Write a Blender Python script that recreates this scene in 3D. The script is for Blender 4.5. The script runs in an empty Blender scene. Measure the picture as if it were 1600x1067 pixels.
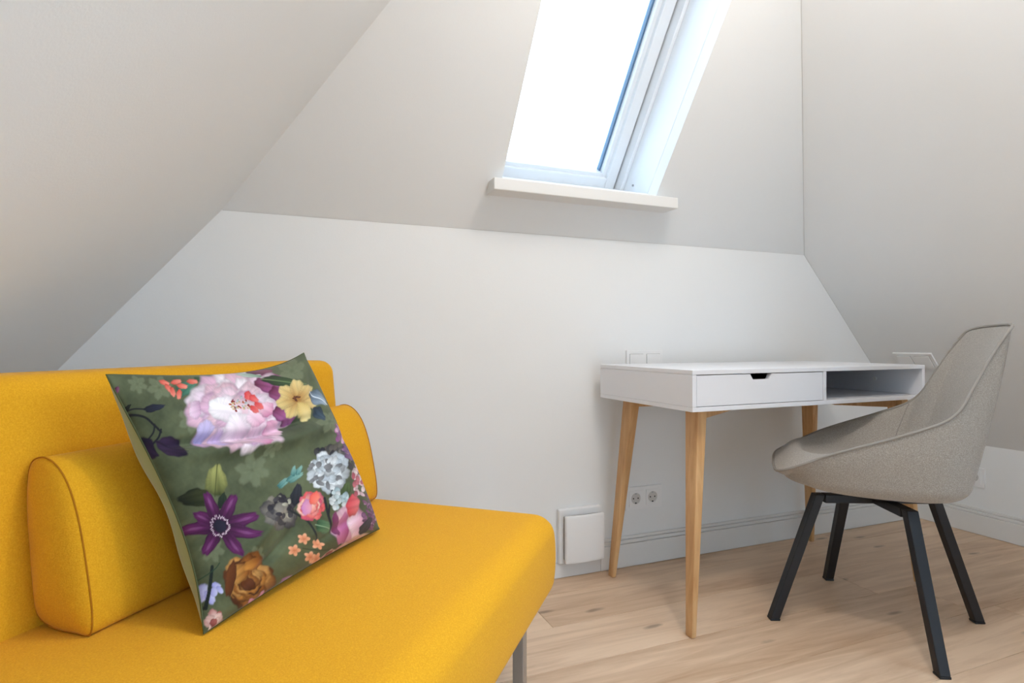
import bpy, bmesh, math, random
import numpy as np
from mathutils import Vector, Matrix, noise

random.seed(4); rng = np.random.default_rng(7)
scene = bpy.context.scene
col = scene.collection

# ---------------------------------------------------------------- camera, world, lights, exposure
cam_d = bpy.data.cameras.new('camera'); cam = bpy.data.objects.new('camera', cam_d); col.objects.link(cam)
cam_d.sensor_width = 36.0; cam_d.lens = 895.0/1600*36; cam_d.shift_y = 2.2/1600
cam_d.clip_start = 0.02
cam.location = (0, 0, 0.79); cam.rotation_euler = (math.radians(90), 0, math.radians(-21.8))
scene.camera = cam

world = bpy.data.worlds.new('overcast_sky'); scene.world = world; world.use_nodes = True
bg = world.node_tree.nodes['Background']
bg.inputs[0].default_value = (0.55, 0.775, 1.0, 1); bg.inputs[1].default_value = 8.0

def point_light(name, loc, energy, color, radius):
    d = bpy.data.lights.new(name, 'POINT'); d.energy = energy; d.color = color; d.shadow_soft_size = radius
    o = bpy.data.objects.new(name, d); col.objects.link(o); o.location = loc; return o
point_light('ceiling_lamp_light', (0.80, 0.48, 2.0), 27.0, (1.0, 0.94, 0.88), 0.05)

vs = scene.view_settings
vs.view_transform = 'Standard'; vs.look = 'None'; vs.gamma = 1.0; vs.use_curve_mapping = False; vs.exposure = -0.46

# ---------------------------------------------------------------- helpers
def obj(name, bm, mat=None, parent=None, smooth=False):
    me = bpy.data.meshes.new(name)
    if isinstance(bm, bmesh.types.BMesh):
        bmesh.ops.recalc_face_normals(bm, faces=bm.faces[:]) if not getattr(bm, 'keep', False) else None
        bm.to_mesh(me); bm.free()
    else:
        vtx, fcs = bm; me.from_pydata([tuple(p) for p in vtx], [], [tuple(f) for f in fcs]); me.update()
    if smooth:
        me.polygons.foreach_set('use_smooth', [True]*len(me.polygons))
    if mat: me.materials.append(mat)
    o = bpy.data.objects.new(name, me); col.objects.link(o)
    if parent: o.parent = parent
    return o
def auto_smooth(o, deg=35):
    me = o.data
    me.polygons.foreach_set('use_smooth', [True]*len(me.polygons))
    me.set_sharp_from_angle(angle=math.radians(deg))
    return o
def empty(name, loc=(0,0,0), rz=0.0):
    o = bpy.data.objects.new(name, None); col.objects.link(o); o.location = loc; o.rotation_euler = (0,0,rz)
    o.empty_display_size = 0.05; return o
def tag(o, label=None, cat=None, group=None, kind=None):
    if label: o['label'] = label
    if cat: o['category'] = cat
    if group: o['group'] = group
    if kind: o['kind'] = kind
    return o
def box(x0, x1, y0, y1, z0, z1, bev=0.0, seg=2, bm=None):
    b = bmesh.new()
    r = bmesh.ops.create_cube(b, size=1.0)
    for v in b.verts:
        v.co = Vector((x0 + (v.co.x+.5)*(x1-x0), y0 + (v.co.y+.5)*(y1-y0), z0 + (v.co.z+.5)*(z1-z0)))
    if bev > 0: bmesh.ops.bevel(b, geom=b.edges[:]+b.verts[:], offset=bev, segments=seg, profile=.5, affect='EDGES')
    return b
def hexa(bottom, top, bev=0.0, seg=2):
    """prism from a bottom quad and a top quad"""
    b = bmesh.new(); n = len(bottom)
    vb = [b.verts.new(p) for p in bottom]; vt = [b.verts.new(p) for p in top]
    b.faces.new(vb[::-1]); b.faces.new(vt)
    for i in range(n): b.faces.new((vb[i], vb[(i+1) % n], vt[(i+1) % n], vt[i]))
    bmesh.ops.recalc_face_normals(b, faces=b.faces[:])
    if bev > 0: bmesh.ops.bevel(b, geom=b.edges[:]+b.verts[:], offset=bev, segments=seg, profile=.5, affect='EDGES')
    return b
def prism(poly, origin, ux, uy, nrm, th, hole=None, parts=None):
    """flat plate with outline poly (2D in ux, uy) and optional hole, from the plane to th along nrm"""
    b = bmesh.new(); origin, ux, uy, nrm = map(Vector, (origin, ux, uy, nrm))
    loops = [poly] + ([hole] if hole else [])
    edges = []; rings = []
    for lp in loops:
        vs_ = [b.verts.new(origin + ux*p[0] + uy*p[1]) for p in lp]
        edges += [b.edges.new((vs_[i], vs_[(i+1) % len(vs_)])) for i in range(len(vs_))]
        rings.append(vs_)
    if hole:       # parts: faces as index lists, 0.. on the outline and 'a'.. on the hole
        for f in parts: b.faces.new([rings[0][k] if isinstance(k, int) else rings[1]['abcd'.index(k)] for k in f])
    else: b.faces.new(rings[0])
    fr = b.faces[:]
    back = {}
    for r in rings:
        for v in r: back[v] = b.verts.new(v.co + nrm*th)
    for f in fr: b.faces.new([back[v] for v in f.verts][::-1])
    for r in rings:
        for i in range(len(r)):
            a, c = r[i], r[(i+1) % len(r)]
            b.faces.new((a, c, back[c], back[a]))
    bmesh.ops.recalc_face_normals(b, faces=b.faces[:])
    return b
def catmull(pts, n, closed=False):
    pts = [np.array(p, float) for p in pts]; m = len(pts); out = []
    segs = m if closed else m-1
    for k in range(n):
        t = k/(n if closed else n-1)*segs; i = min(int(t), segs-1); f = t-i
        if closed: p0, p1, p2, p3 = (pts[(i+j) % m] for j in (-1, 0, 1, 2))
        else:
            p1, p2 = pts[i], pts[i+1]
            p0 = pts[i-1] if i > 0 else 2*p1-p2
            p3 = pts[i+2] if i+2 < m else 2*p2-p1
        out.append(.5*((2*p1)+(-p0+p2)*f+(2*p0-5*p1+4*p2-p3)*f*f+(-p0+3*p1-3*p2+p3)*f**3))
    return np.array(out)
def tube(path, r, closed=False, ns=8):
    P = [Vector(p) for p in path]; n = len(P); vt = []; fc = []
    prev = None
    for i in range(n):
        if closed: t = (P[(i+1) % n]-P[i-1]).normalized()
        else: t = (P[min(i+1, n-1)]-P[max(i-1, 0)]).normalized()
        if prev is None:
            a = t.orthogonal().normalized()
        else:
            a = (prev - t*prev.dot(t)).normalized()
        prev = a; bq = t.cross(a)
        for k in range(ns):
            g = 2*math.pi*k/ns; vt.append(P[i]+(a*math.cos(g)+bq*math.sin(g))*r)
    m = n if closed else n-1
    for i in range(m):
        for k in range(ns):
            j = (i+1) % n
            fc.append((i*ns+k, i*ns+(k+1) % ns, j*ns+(k+1) % ns, j*ns+k))
    if not closed:
        fc.append(tuple(range(ns))[::-1]); fc.append(tuple((n-1)*ns+k for k in range(ns)))
    return vt, fc
def rounded_box(hx, hy, hz, r, n=36, f=None):
    """cube grid wrapped to a rounded box, optional extra shaping f(x,y,z)->xyz in half-size units"""
    b = bmesh.new(); bmesh.ops.create_cube(b, size=2.0)
    bmesh.ops.subdivide_edges(b, edges=b.edges[:], cuts=n, use_grid_fill=True)
    for v in b.verts:
        g = [math.copysign(1-(1-abs(c))**1.6, c) for c in v.co]
        p = Vector((g[0]*hx, g[1]*hy, g[2]*hz))
        q = Vector((max(-hx+r, min(hx-r, p.x)), max(-hy+r, min(hy-r, p.y)), max(-hz+r, min(hz-r, p.z))))
        d = p-q
        if d.length > 1e-9: p = q+d.normalized()*r
        if f: p = f(p, hx, hy, hz)
        v.co = p
    return b
def cyl(c, axis, r, h, n=24, bev=0.0):
    """closed cylinder centred at c along axis"""
    b = bmesh.new(); bmesh.ops.create_cone(b, cap_ends=True, segments=n, radius1=r, radius2=r, depth=h)
    q = Vector((0,0,1)).rotation_difference(Vector(axis))
    bmesh.ops.transform(b, matrix=Matrix.Translation(c) @ q.to_matrix().to_4x4(), verts=b.verts[:])
    if bev: bmesh.ops.bevel(b, geom=[e for e in b.edges if len(e.link_faces) == 2 and e.calc_face_angle() > 1], offset=bev, segments=2, affect='EDGES')
    return b

# ---------------------------------------------------------------- materials
def srgb(r, g, b):
    f = lambda c: (c/255/12.92) if c/255 <= .04045 else ((c/255+.055)/1.055)**2.4
    return (f(r), f(g), f(b), 1)
def mat(name, color, rough=.6, spec=.5, metallic=0.0, sheen=0.0):
    m = bpy.data.materials.new(name); m.use_nodes = True
    p = m.node_tree.nodes['Principled BSDF']
    p.inputs['Base Color'].default_value = color; p.inputs['Roughness'].default_value = rough
    p.inputs['Specular IOR Level'].default_value = spec; p.inputs['Metallic'].default_value = metallic
    if sheen: p.inputs['Sheen Weight'].default_value = sheen; p.inputs['Sheen Roughness'].default_value = .4
    return m
def nd(m, t, **kw):
    n = m.node_tree.nodes.new(t)
    for k, v in kw.items(): setattr(n, k, v)
    return n
def lk(m, a, b): m.node_tree.links.new(a, b)
def bump(m, height_socket, strength, dist):
    b = nd(m, 'ShaderNodeBump'); b.inputs['Strength'].default_value = strength; b.inputs['Distance'].default_value = dist
    lk(m, height_socket, b.inputs['Height']); lk(m, b.outputs[0], m.node_tree.nodes['Principled BSDF'].inputs['Normal'])
def wall_paint(name, color):
    m = mat(name, color, .85, .25)
    tc = nd(m, 'ShaderNodeTexCoord'); n = nd(m, 'ShaderNodeTexNoise'); n.inputs['Scale'].default_value = 260; n.inputs['Detail'].default_value = 4
    n2 = nd(m, 'ShaderNodeTexNoise'); n2.inputs['Scale'].default_value = 5; n2.inputs['Detail'].default_value = 2
    lk(m, tc.outputs['Object'], n.inputs['Vector']); lk(m, tc.outputs['Object'], n2.inputs['Vector'])
    a = nd(m, 'ShaderNodeMath', operation='MULTIPLY_ADD'); a.inputs[1].default_value = .12
    lk(m, n.outputs[0], a.inputs[0]); lk(m, n2.outputs[0], a.inputs[2])
    bump(m, a.outputs[0], .22, .006)
    return m
def fabric(name, c1, c2, scale, strength, rough=.9, sheen=.25, fine=1.0):
    """woven cloth: two crossed wave bands give threads, noise gives yarn colour"""
    m = mat(name, c1, rough, .2, 0, sheen)
    tc = nd(m, 'ShaderNodeTexCoord')
    n0 = nd(m, 'ShaderNodeTexVoronoi'); n0.inputs['Scale'].default_value = scale
    lk(m, tc.outputs['Object'], n0.inputs['Vector'])
    n = nd(m, 'ShaderNodeTexNoise'); n.inputs['Scale'].default_value = 420*fine; n.inputs['Detail'].default_value = 4; n.inputs['Roughness'].default_value = .75
    lk(m, tc.outputs['Object'], n.inputs['Vector'])
    add = nd(m, 'ShaderNodeMath', operation='MULTIPLY_ADD'); add.inputs[1].default_value = .45; lk(m, n0.outputs['Distance'], add.inputs[0]); lk(m, n.outputs[0], add.inputs[2])
    r = nd(m, 'ShaderNodeValToRGB'); r.color_ramp.elements[0].position = .35; r.color_ramp.elements[1].position = 1.0
    r.color_ramp.elements[0].color = c2; r.color_ramp.elements[1].color = c1
    lk(m, add.outputs[0], r.inputs[0]); lk(m, r.outputs[0], m.node_tree.nodes['Principled BSDF'].inputs['Base Color'])
    bump(m, add.outputs[0], strength, .0012)
    return m
def wood(name, c_light, c_dark, axis_scale, rough=.5, knots=False, vary=0.0):
    """grain stretched along one local axis (the small entry of axis_scale)"""
    m = mat(name, c_light, rough, .4)
    tc = nd(m, 'ShaderNodeTexCoord'); mp = nd(m, 'ShaderNodeMapping'); mp.inputs['Scale'].default_value = axis_scale
    oi = nd(m, 'ShaderNodeObjectInfo')
    off = nd(m, 'ShaderNodeVectorMath', operation='SCALE'); comb = nd(m, 'ShaderNodeCombineXYZ')
    lk(m, oi.outputs['Random'], comb.inputs[0]); lk(m, oi.outputs['Random'], comb.inputs[1]); lk(m, oi.outputs['Random'], comb.inputs[2])
    lk(m, comb.outputs[0], off.inputs[0]); off.inputs['Scale'].default_value = 37.0
    av = nd(m, 'ShaderNodeVectorMath', operation='ADD'); lk(m, tc.outputs['Object'], av.inputs[0]); lk(m, off.outputs[0], av.inputs[1])
    lk(m, av.outputs[0], mp.inputs['Vector'])
    n1 = nd(m, 'ShaderNodeTexNoise'); n1.inputs['Scale'].default_value = 1.0; n1.inputs['Detail'].default_value = 8; n1.inputs['Roughness'].default_value = .62; n1.inputs['Distortion'].default_value = .8
    n2 = nd(m, 'ShaderNodeTexNoise'); n2.inputs['Scale'].default_value = .22; n2.inputs['Detail'].default_value = 3
    lk(m, mp.outputs[0], n1.inputs['Vector']); lk(m, mp.outputs[0], n2.inputs['Vector'])
    mx = nd(m, 'ShaderNodeMath', operation='MULTIPLY_ADD'); mx.inputs[1].default_value = .55
    h2 = nd(m, 'ShaderNodeMath', operation='MULTIPLY'); h2.inputs[1].default_value = .45
    lk(m, n2.outputs[0], h2.inputs[0]); lk(m, n1.outputs[0], mx.inputs[0]); lk(m, h2.outputs[0], mx.inputs[2])
    r = nd(m, 'ShaderNodeValToRGB'); r.color_ramp.elements[0].position = .34; r.color_ramp.elements[1].position = .58
    r.color_ramp.elements[0].color = c_dark; r.color_ramp.elements[1].color = c_light
    lk(m, mx.outputs[0], r.inputs[0]); outc = r.outputs[0]
    if vary:
        hs = nd(m, 'ShaderNodeHueSaturation'); mr = nd(m, 'ShaderNodeMapRange'); mr.inputs[3].default_value = 1-vary; mr.inputs[4].default_value = 1+vary
        lk(m, oi.outputs['Random'], mr.inputs[0]); lk(m, mr.outputs[0], hs.inputs['Value']); lk(m, outc, hs.inputs['Color']); outc = hs.outputs[0]
    if knots:
        vo = nd(m, 'ShaderNodeTexVoronoi'); vo.inputs['Scale'].default_value = 1.0
        mk = nd(m, 'ShaderNodeMapping'); mk.inputs['Scale'].default_value = (4.0, 13.0, 1.0)
        nz = nd(m, 'ShaderNodeTexNoise'); nz.inputs['Scale'].default_value = 14; nz.inputs['Detail'].default_value = 4
        lk(m, av.outputs[0], mk.inputs['Vector']); lk(m, av.outputs[0], nz.inputs['Vector'])
        ds = nd(m, 'ShaderNodeVectorMath', operation='SCALE'); ds.inputs['Scale'].default_value = .22; lk(m, nz.outputs['Color'], ds.inputs[0])
        av2 = nd(m, 'ShaderNodeVectorMath', operation='ADD'); lk(m, mk.outputs[0], av2.inputs[0]); lk(m, ds.outputs[0], av2.inputs[1])
        lk(m, av2.outputs[0], vo.inputs['Vector'])
        kr = nd(m, 'ShaderNodeMapRange'); kr.inputs[1].default_value = .05; kr.inputs[2].default_value = .15; kr.inputs[3].default_value = 1; kr.inputs[4].default_value = 0
        lk(m, vo.outputs['Distance'], kr.inputs[0])
        # only some of the cells carry a knot
        sep = nd(m, 'ShaderNodeSeparateColor'); lk(m, vo.outputs['Color'], sep.inputs[0])
        gt = nd(m, 'ShaderNodeMath', operation='GREATER_THAN'); gt.inputs[1].default_value = .30; lk(m, sep.outputs[0], gt.inputs[0])
        km = nd(m, 'ShaderNodeMath', operation='MULTIPLY'); lk(m, kr.outputs[0], km.inputs[0]); lk(m, gt.outputs[0], km.inputs[1])
        k2 = nd(m, 'ShaderNodeMath', operation='MULTIPLY'); k2.inputs[1].default_value = .55; lk(m, km.outputs[0], k2.inputs[0])
        mc = nd(m, 'ShaderNodeMix', data_type='RGBA'); lk(m, k2.outputs[0], mc.inputs[0]); lk(m, outc, mc.inputs[6]); mc.inputs[7].default_value = srgb(96, 74, 58); outc = mc.outputs[2]
    lk(m, outc, m.node_tree.nodes['Principled BSDF'].inputs['Base Color'])
    bump(m, n1.outputs[0], .12, .002)
    return m

M = {}
M['wall'] = wall_paint('white_wall_paint', srgb(238, 238, 237))
M['trim'] = mat('white_trim_lacquer', srgb(230, 228, 225), .45)
M['upvc'] = mat('white_window_lacquer', srgb(232, 236, 240), .35)
M['gasket'] = mat('blue_grey_gasket', srgb(84, 116, 146), .5)
M['gap'] = mat('dark_frame_gap', srgb(60, 74, 90), .7)
M['plastic'] = mat('white_plastic', srgb(240, 239, 238), .35)
M['plastic_dark'] = mat('gap_shade_plastic', srgb(150, 148, 145), .5)  # darker grey stands in for the shadow lines round the rockers
M['recess'] = mat('socket_well_plastic', srgb(206, 203, 199), .45)
M['pin'] = mat('socket_hole', srgb(20, 20, 22), .6)
M['steel'] = mat('brushed_steel', srgb(176, 178, 182), .35, .5, .9)
M['desk'] = mat('white_desk_laminate', srgb(232, 232, 236), .32)
M['desk_dark'] = mat('drawer_hollow_shade', srgb(42, 44, 60), .8)
M['black'] = mat('black_powder_coat', srgb(19, 21, 28), .45)
M['yellow'] = fabric('mustard_wool', srgb(234, 172, 36), srgb(214, 148, 20), 520, .25, sheen=.08)
M['yseam'] = mat('mustard_seam_thread', srgb(176, 112, 20), .9, .2)
M['grey'] = fabric('grey_taupe_weave', srgb(186, 180, 172), srgb(136, 129, 121), 420, .6, fine=.9)
M['gpipe'] = mat('grey_piping', srgb(152, 147, 141), .9, .2)
M['velvet'] = mat('olive_velvet', srgb(150, 154, 102), .8, .2, 0, .4)
M['vseam'] = mat('dark_green_seam', srgb(84, 90, 60), .9, .2)
M['oak'] = wood('oiled_oak_leg', srgb(222, 180, 130), srgb(188, 138, 86), (40, 40, 3.0), .45)
M['plank'] = wood('limed_oak_plank', srgb(230, 200, 170), srgb(192, 156, 124), (2.2, 26, 26), .5, knots=True, vary=.03)
M['subfloor'] = mat('plank_joint', srgb(120, 94, 72), .9)
# thin window glass
g = bpy.data.materials.new('window_glass'); g.use_nodes = True; nt = g.node_tree; nt.nodes.remove(nt.nodes['Principled BSDF'])
t_ = nt.nodes.new('ShaderNodeBsdfTransparent'); gl = nt.nodes.new('ShaderNodeBsdfGlossy'); gl.inputs['Roughness'].default_value = .02
fr = nt.nodes.new('ShaderNodeFresnel'); fr.inputs[0].default_value = 1.3; mxs = nt.nodes.new('ShaderNodeMixShader')
nt.links.new(fr.outputs[0], mxs.inputs[0]); nt.links.new(t_.outputs[0], mxs.inputs[1]); nt.links.new(gl.outputs[0], mxs.inputs[2])
nt.links.new(mxs.outputs[0], nt.nodes['Material Output'].inputs[0]); M['glass'] = g

# ---------------------------------------------------------------- the room
YB = 1.737; YR = -2.3; XR = 2.675; ZK = .368; ZC = 1.151; XCR = 1.986; XCL = -.154; ZT = 2.30
KR = (XR-XCR)/(ZC-ZK); KL = .8525; XL = XCL-(ZC-ZK)*KL
A = math.radians(53); CA, SA = math.cos(A), math.sin(A)
XTR = XCR-(ZT-ZC)*KR; XTL = XCL+(ZT-ZC)*KL; YT = YB-(ZT-ZC)*CA/SA
TH = .10
def struct(name, bm, m, label): return tag(obj(name, bm, m), label, None, None, 'structure')

floor = struct('floor', box(XL-.1, XR+.1, YR-.1, YB+.1, -.06, -.014), M['subfloor'], 'pale oak plank floor across the attic room')
y = YB-.012-.105; row = 0
while y > YR-.2:
    y0, y1 = max(y, YR-.02), y+.186
    if row == 0: y1 = YB+.02
    x = XL-.05-random.uniform(.1, 1.2)
    while x < XR+.02:
        L = random.uniform(1.5, 2.1)
        a, c_ = max(x, XL-.03), min(x+L, XR+.03)
        if c_-a > .02:
            b = box(-(c_-a)/2+.0005, (c_-a)/2-.0005, y0+.0005-(y0+y1)/2, (y1-y0)/2-.0005, -.014, 0.0, .0009, 1)
            p = obj('plank', b, M['plank'], floor); p.location = ((a+c_)/2, (y0+y1)/2, 0)
        x += L
    y -= .186; row += 1

struct('wall_back', prism([(XL, 0), (XR, 0), (XR, ZK), (XCR, ZC), (XCL, ZC), (XL, ZK)], (0, YB, 0), (1,0,0), (0,0,1), (0,1,0), TH), M['wall'], 'white low back wall behind the desk and sofa')
struct('wall_right', prism([(YR, -.02), (YB, -.02), (YB, ZK), (YR, ZK)], (XR, 0, 0), (0,1,0), (0,0,1), (1,0,0), TH), M['wall'], 'white knee wall at the right')
struct('wall_left', prism([(YR, -.02), (YB, -.02), (YB, ZK), (YR, ZK)], (XL, 0, 0), (0,1,0), (0,0,1), (-1,0,0), TH), M['wall'], 'white knee wall behind the sofa at the left')
def hip(name, P, nrm, label):
    nrm = Vector(nrm).normalized()
    struct(name, hexa([Vector(p) for p in P], [Vector(p)+nrm*TH for p in P]), M['wall'], label)
QN = Vector((1, 0, KR)).normalized(); QU = Vector((-KR, 0, 1)).normalized(); QO = Vector((XR, 0, ZK)); QL = math.hypot(KR, 1)
ql = lambda z: (z-ZK)*QL
HY0, HY1, HL0, HL1 = -1.50, .18, ql(.88), ql(2.0)      # unseen second roof window, added and sized for cool fill daylight
struct('wall_right_slope', prism([(YR, 0), (YB, 0), (YB, ql(ZC)), (YT, ql(ZT)), (YR, ql(ZT))], QO, (0,1,0), QU, QN, TH, hole=[(HY0, HL0), (HY1, HL0), (HY1, HL1), (HY0, HL1)],
       parts=[(0, 1, 'b', 'a'), (1, 2, 3, 'c', 'b'), (3, 4, 'd', 'c'), (4, 0, 'a', 'd')]), M['wall'], 'white sloping roof wall at the right with a switch')
w3 = tag(empty('window_3'), 'unseen white roof window behind the camera, added in the right slope for cool daylight', None, None, 'structure')
def qbar(name, y0, y1, l0, l1, d0, d1, m, bev=.003):
    lo = [QO+Vector((0, y_, 0))+QU*l_+QN*d0 for (y_, l_) in ((y0, l0), (y1, l0), (y1, l1), (y0, l1))]
    obj(name, hexa(lo, [p+QN*(d1-d0) for p in lo], bev), m, w3)
for (a, b_, c_, d_) in ((HY0, HY0+.05, HL0, HL1), (HY1-.05, HY1, HL0, HL1), (HY0+.05, HY1-.05, HL0, HL0+.05), (HY0+.05, HY1-.05, HL1-.05, HL1)): qbar('frame_bar', a, b_, c_, d_, .03, .09, M['upvc'])
qbar('pane', HY0+.04, HY1-.04, HL0+.04, HL1-.04, .057, .063, M['glass'], 0)
hip('wall_left_slope', [(XL, YR, ZK), (XL, YB, ZK), (XCL, YB, ZC), (XTL, YT, ZT), (XTL, YR, ZT)], (-1, 0, KL), 'white sloping roof wall at the left above the sofa')
struct('ceiling', box(XTL-.12, XTR+.12, YR-.1, YT+.12, ZT, ZT+TH), M['wall'], 'narrow white ceiling strip along the ridge')
# rear gable; its large unseen window is added to let fill daylight in
gab = [(XL, 0), (XR, 0), (XR, ZK), (XTR, ZT), (XTL, ZT), (XL, ZK)]
WX0, WX1, WZ0, WZ1 = .45, 1.40, .05, 1.50
struct('wall_rear', prism(gab, (0, YR, 0), (1,0,0), (0,0,1), (0,-1,0), TH, hole=[(WX0, WZ0), (WX1, WZ0), (WX1, WZ1), (WX0, WZ1)],
       parts=[(0, 1, 'b', 'a'), (1, 2, 3, 'c', 'b'), (3, 4, 'd', 'c'), (4, 5, 0, 'a', 'd')]), M['wall'], 'white gable wall with an added window behind the camera')
w2 = tag(empty('window_2', (0, YR, 0)), 'unseen white gable window behind the camera, added for fill daylight', None, None, 'structure')
for (a, b_, c_, d_) in ((WX0, WX0+.05, WZ0, WZ1), (WX1-.05, WX1, WZ0, WZ1), (WX0, WX1, WZ0, WZ0+.05), (WX0, WX1, WZ1-.05, WZ1), (.90, .95, WZ0, WZ1)):
    obj('frame_bar', box(a, b_, -.07, -.03, c_, d_, .004), M['upvc'], w2)
obj('pane', box(WX0+.04, WX1-.04, -.054, -.048, WZ0+.04, WZ1-.04), M['glass'], w2)

# back slope with the roof window
SO = Vector((0, YB, ZC)); SX = Vector((1,0,0)); SU = Vector((0, -CA, SA)); SN = Vector((0, SA, CA))
def sp(x, s, d=0.0): return SO + SX*x + SU*s + SN*d
SMAX = (ZT-ZC)/SA
OX0, OX1, OS0, OS1 = .621, 1.180, (1.281-ZC)/SA, 1.00
struct('wall_back_slope', prism([(XCL, 0), (XCR, 0), (XTR, SMAX), (XTL, SMAX)], SO, SX, SU, SN, .05, hole=[(OX0-.001, OS0-.001), (OX1+.001, OS0-.001), (OX1+.001, OS1+.001), (OX0-.001, OS1+.001)],
       parts=[(0, 1, 'b', 'a'), (1, 2, 'c', 'b'), (2, 3, 'd', 'c'), (3, 0, 'a', 'd')]), M['wall'], 'white sloping roof wall with the skylight')
win = tag(empty('window_1', sp(.9, OS0)), 'white framed roof window with a sill in the sloping wall', None, None, 'structure')
win.location = (0,0,0)
FS0, FS1, FD = .075, 1.04, .25
def lining(p0, p1, q1, q0, out):
    out = Vector(out)*.03
    return hexa([p0, p1, q1, q0], [Vector(p)+out for p in (p0, p1, q1, q0)])
E_ = .04
obj('lining', lining(sp(OX1, OS0-.03, .0503), sp(OX1, OS1+.01, .0503), sp(OX1, FS1, FD+.08), sp(OX1, FS0-.02, FD+.08), SX), M['upvc'], win)
obj('lining', lining(sp(OX0, OS0-.03, .0503), sp(OX0, OS1+.01, .0503), sp(OX0, FS1, FD+.08), sp(OX0, FS0-.02, FD+.08), -SX), M['upvc'], win)
obj('lining', lining(sp(OX0-.03, OS0-.012, .0506), sp(OX1+.03, OS0-.012, .0506), sp(OX1+.03, FS0-.004, FD+.08), sp(OX0-.03, FS0-.004, FD+.08), -SU), M['upvc'], win)
obj('lining', lining(sp(OX0-.03, OS1+.005, .0506), sp(OX1+.03, OS1+.005, .0506), sp(OX1+.03, FS1, FD+.08), sp(OX0-.03, FS1, FD+.08), SU), M['upvc'], win)
def bar(x0, x1, s0, s1, d0, d1, m, name, parent=win, bev=.003):
    lo = [sp(x0, s0, d0), sp(x1, s0, d0), sp(x1, s1, d0), sp(x0, s1, d0)]; hi = [p + SN*(d1-d0) for p in lo]
    return obj(name, hexa(lo, hi, bev) if bev else hexa(lo, hi), m, parent)
def ring(x0, x1, s0, s1, w, d0, d1, m, name, parent=win, bev=.003):
    bar(x0, x0+w, s0, s1, d0, d1, m, name, parent, bev); bar(x1-w, x1, s0, s1, d0, d1, m, name, parent, bev)
    bar(x0+w, x1-w, s0, s0+w, d0, d1, m, name, parent, bev); bar(x0+w, x1-w, s1-w, s1, d0, d1, m, name, parent, bev)
ring(OX0, OX1, FS0, FS1, .014, FD-.05, FD+.08, M['upvc'], 'frame_bar')
ring(OX0+.014, OX1-.014, FS0+.010, FS1-.014, .006, FD+.01, FD+.08, M['gap'], 'gap_strip', bev=0)
ring(OX0+.020, OX1-.020, FS0+.018, FS1-.020, .040, FD-.012, FD+.07, M['upvc'], 'sash_bar')
ring(OX0+.056, OX1-.056, FS0+.052, FS1-.056, .018, FD+.006, FD+.07, M['upvc'], 'glazing_bead', bev=.002)
for gx in (OX0+.074, OX1-.080): bar(gx, gx+.006, FS0+.070, FS1-.074, FD+.030, FD+.05, M['gasket'], 'gasket', bev=0)
bar(OX0+.06, OX1-.06, FS0+.06, FS1-.06, FD+.040, FD+.046, M['glass'], 'pane', bev=0)
b = cyl(sp(OX1-.0005, FS0+.075, FD-.10), SX, .004, .006, 12); obj('screw_cap', b, M['steel'], win)
tag(obj('sill', box(.580, 1.243, 1.592, 1.700, 1.245, 1.281, .0025), M['trim'], win), 'white projecting window sill board')

# fine caulk lines where the plaster planes meet
M['caulk'] = mat('grey_caulk', srgb(206, 204, 200), .9, .2)
for k_, (lb, pts) in enumerate((('thin caulk line along the crease of the back wall', [(XCL+.002, YB-.0004, ZC), (.3, YB-.0004, ZC), (1.2, YB-.0004, ZC), (XCR, YB-.0004, ZC)]),
                   ('thin caulk line up the right hip', [(XCR-.001, YB-.001, ZC), (XTR-.001, YT-.001, ZT)]),
                   ('thin caulk line between back wall and right slope', [(XR-.001, YB-.0005, ZK), (XCR-.001, YB-.0005, ZC)]))):
    tag(obj('trim_%d' % (k_+1), tube(pts, .0007, False, 6), M['caulk']), lb, None, None, 'structure')

# baseboards, with the double bead along the top edge
def baseboard(name, ax, a0, a1, at, sgn, label):
    r = tag(empty(name), label, None, None, 'structure')
    def seg(t, z0, z1, nm, bev):
        if ax == 'x': b = box(a0, a1, min(at, at+sgn*t), max(at, at+sgn*t), z0, z1, bev)
        else: b = box(min(at, at+sgn*t), max(at, at+sgn*t), a0, a1, z0, z1, bev)
        return obj(nm, b, M['trim'], r)
    seg(.015, .001, .082, 'board', .002); seg(.012, .0825, .095, 'bead', .003); seg(.008, .0955, .107, 'bead', .003)
    return r
bb = baseboard('baseboard_back', 'x', 1.020, XR, YB, -1, 'white profiled skirting board along the back wall')
obj('low_board', box(.40, 1.0195, YB-.014, YB, .001, .048, .002), M['trim'], bb)
baseboard('baseboard_right', 'y', YR, YB-.015, XR, -1, 'white profiled skirting board along the right knee wall')
baseboard('baseboard_left', 'y', YR, YB-.015, XL, 1, 'white profiled skirting board along the left knee wall')

# ---------------------------------------------------------------- sofa (own frame: local x along the back, local y out of the back)
PHI = math.radians(39.8)
UX = Vector((math.sin(PHI), math.cos(PHI), 0)); VX = Vector((math.cos(PHI), -math.sin(PHI), 0))
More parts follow.
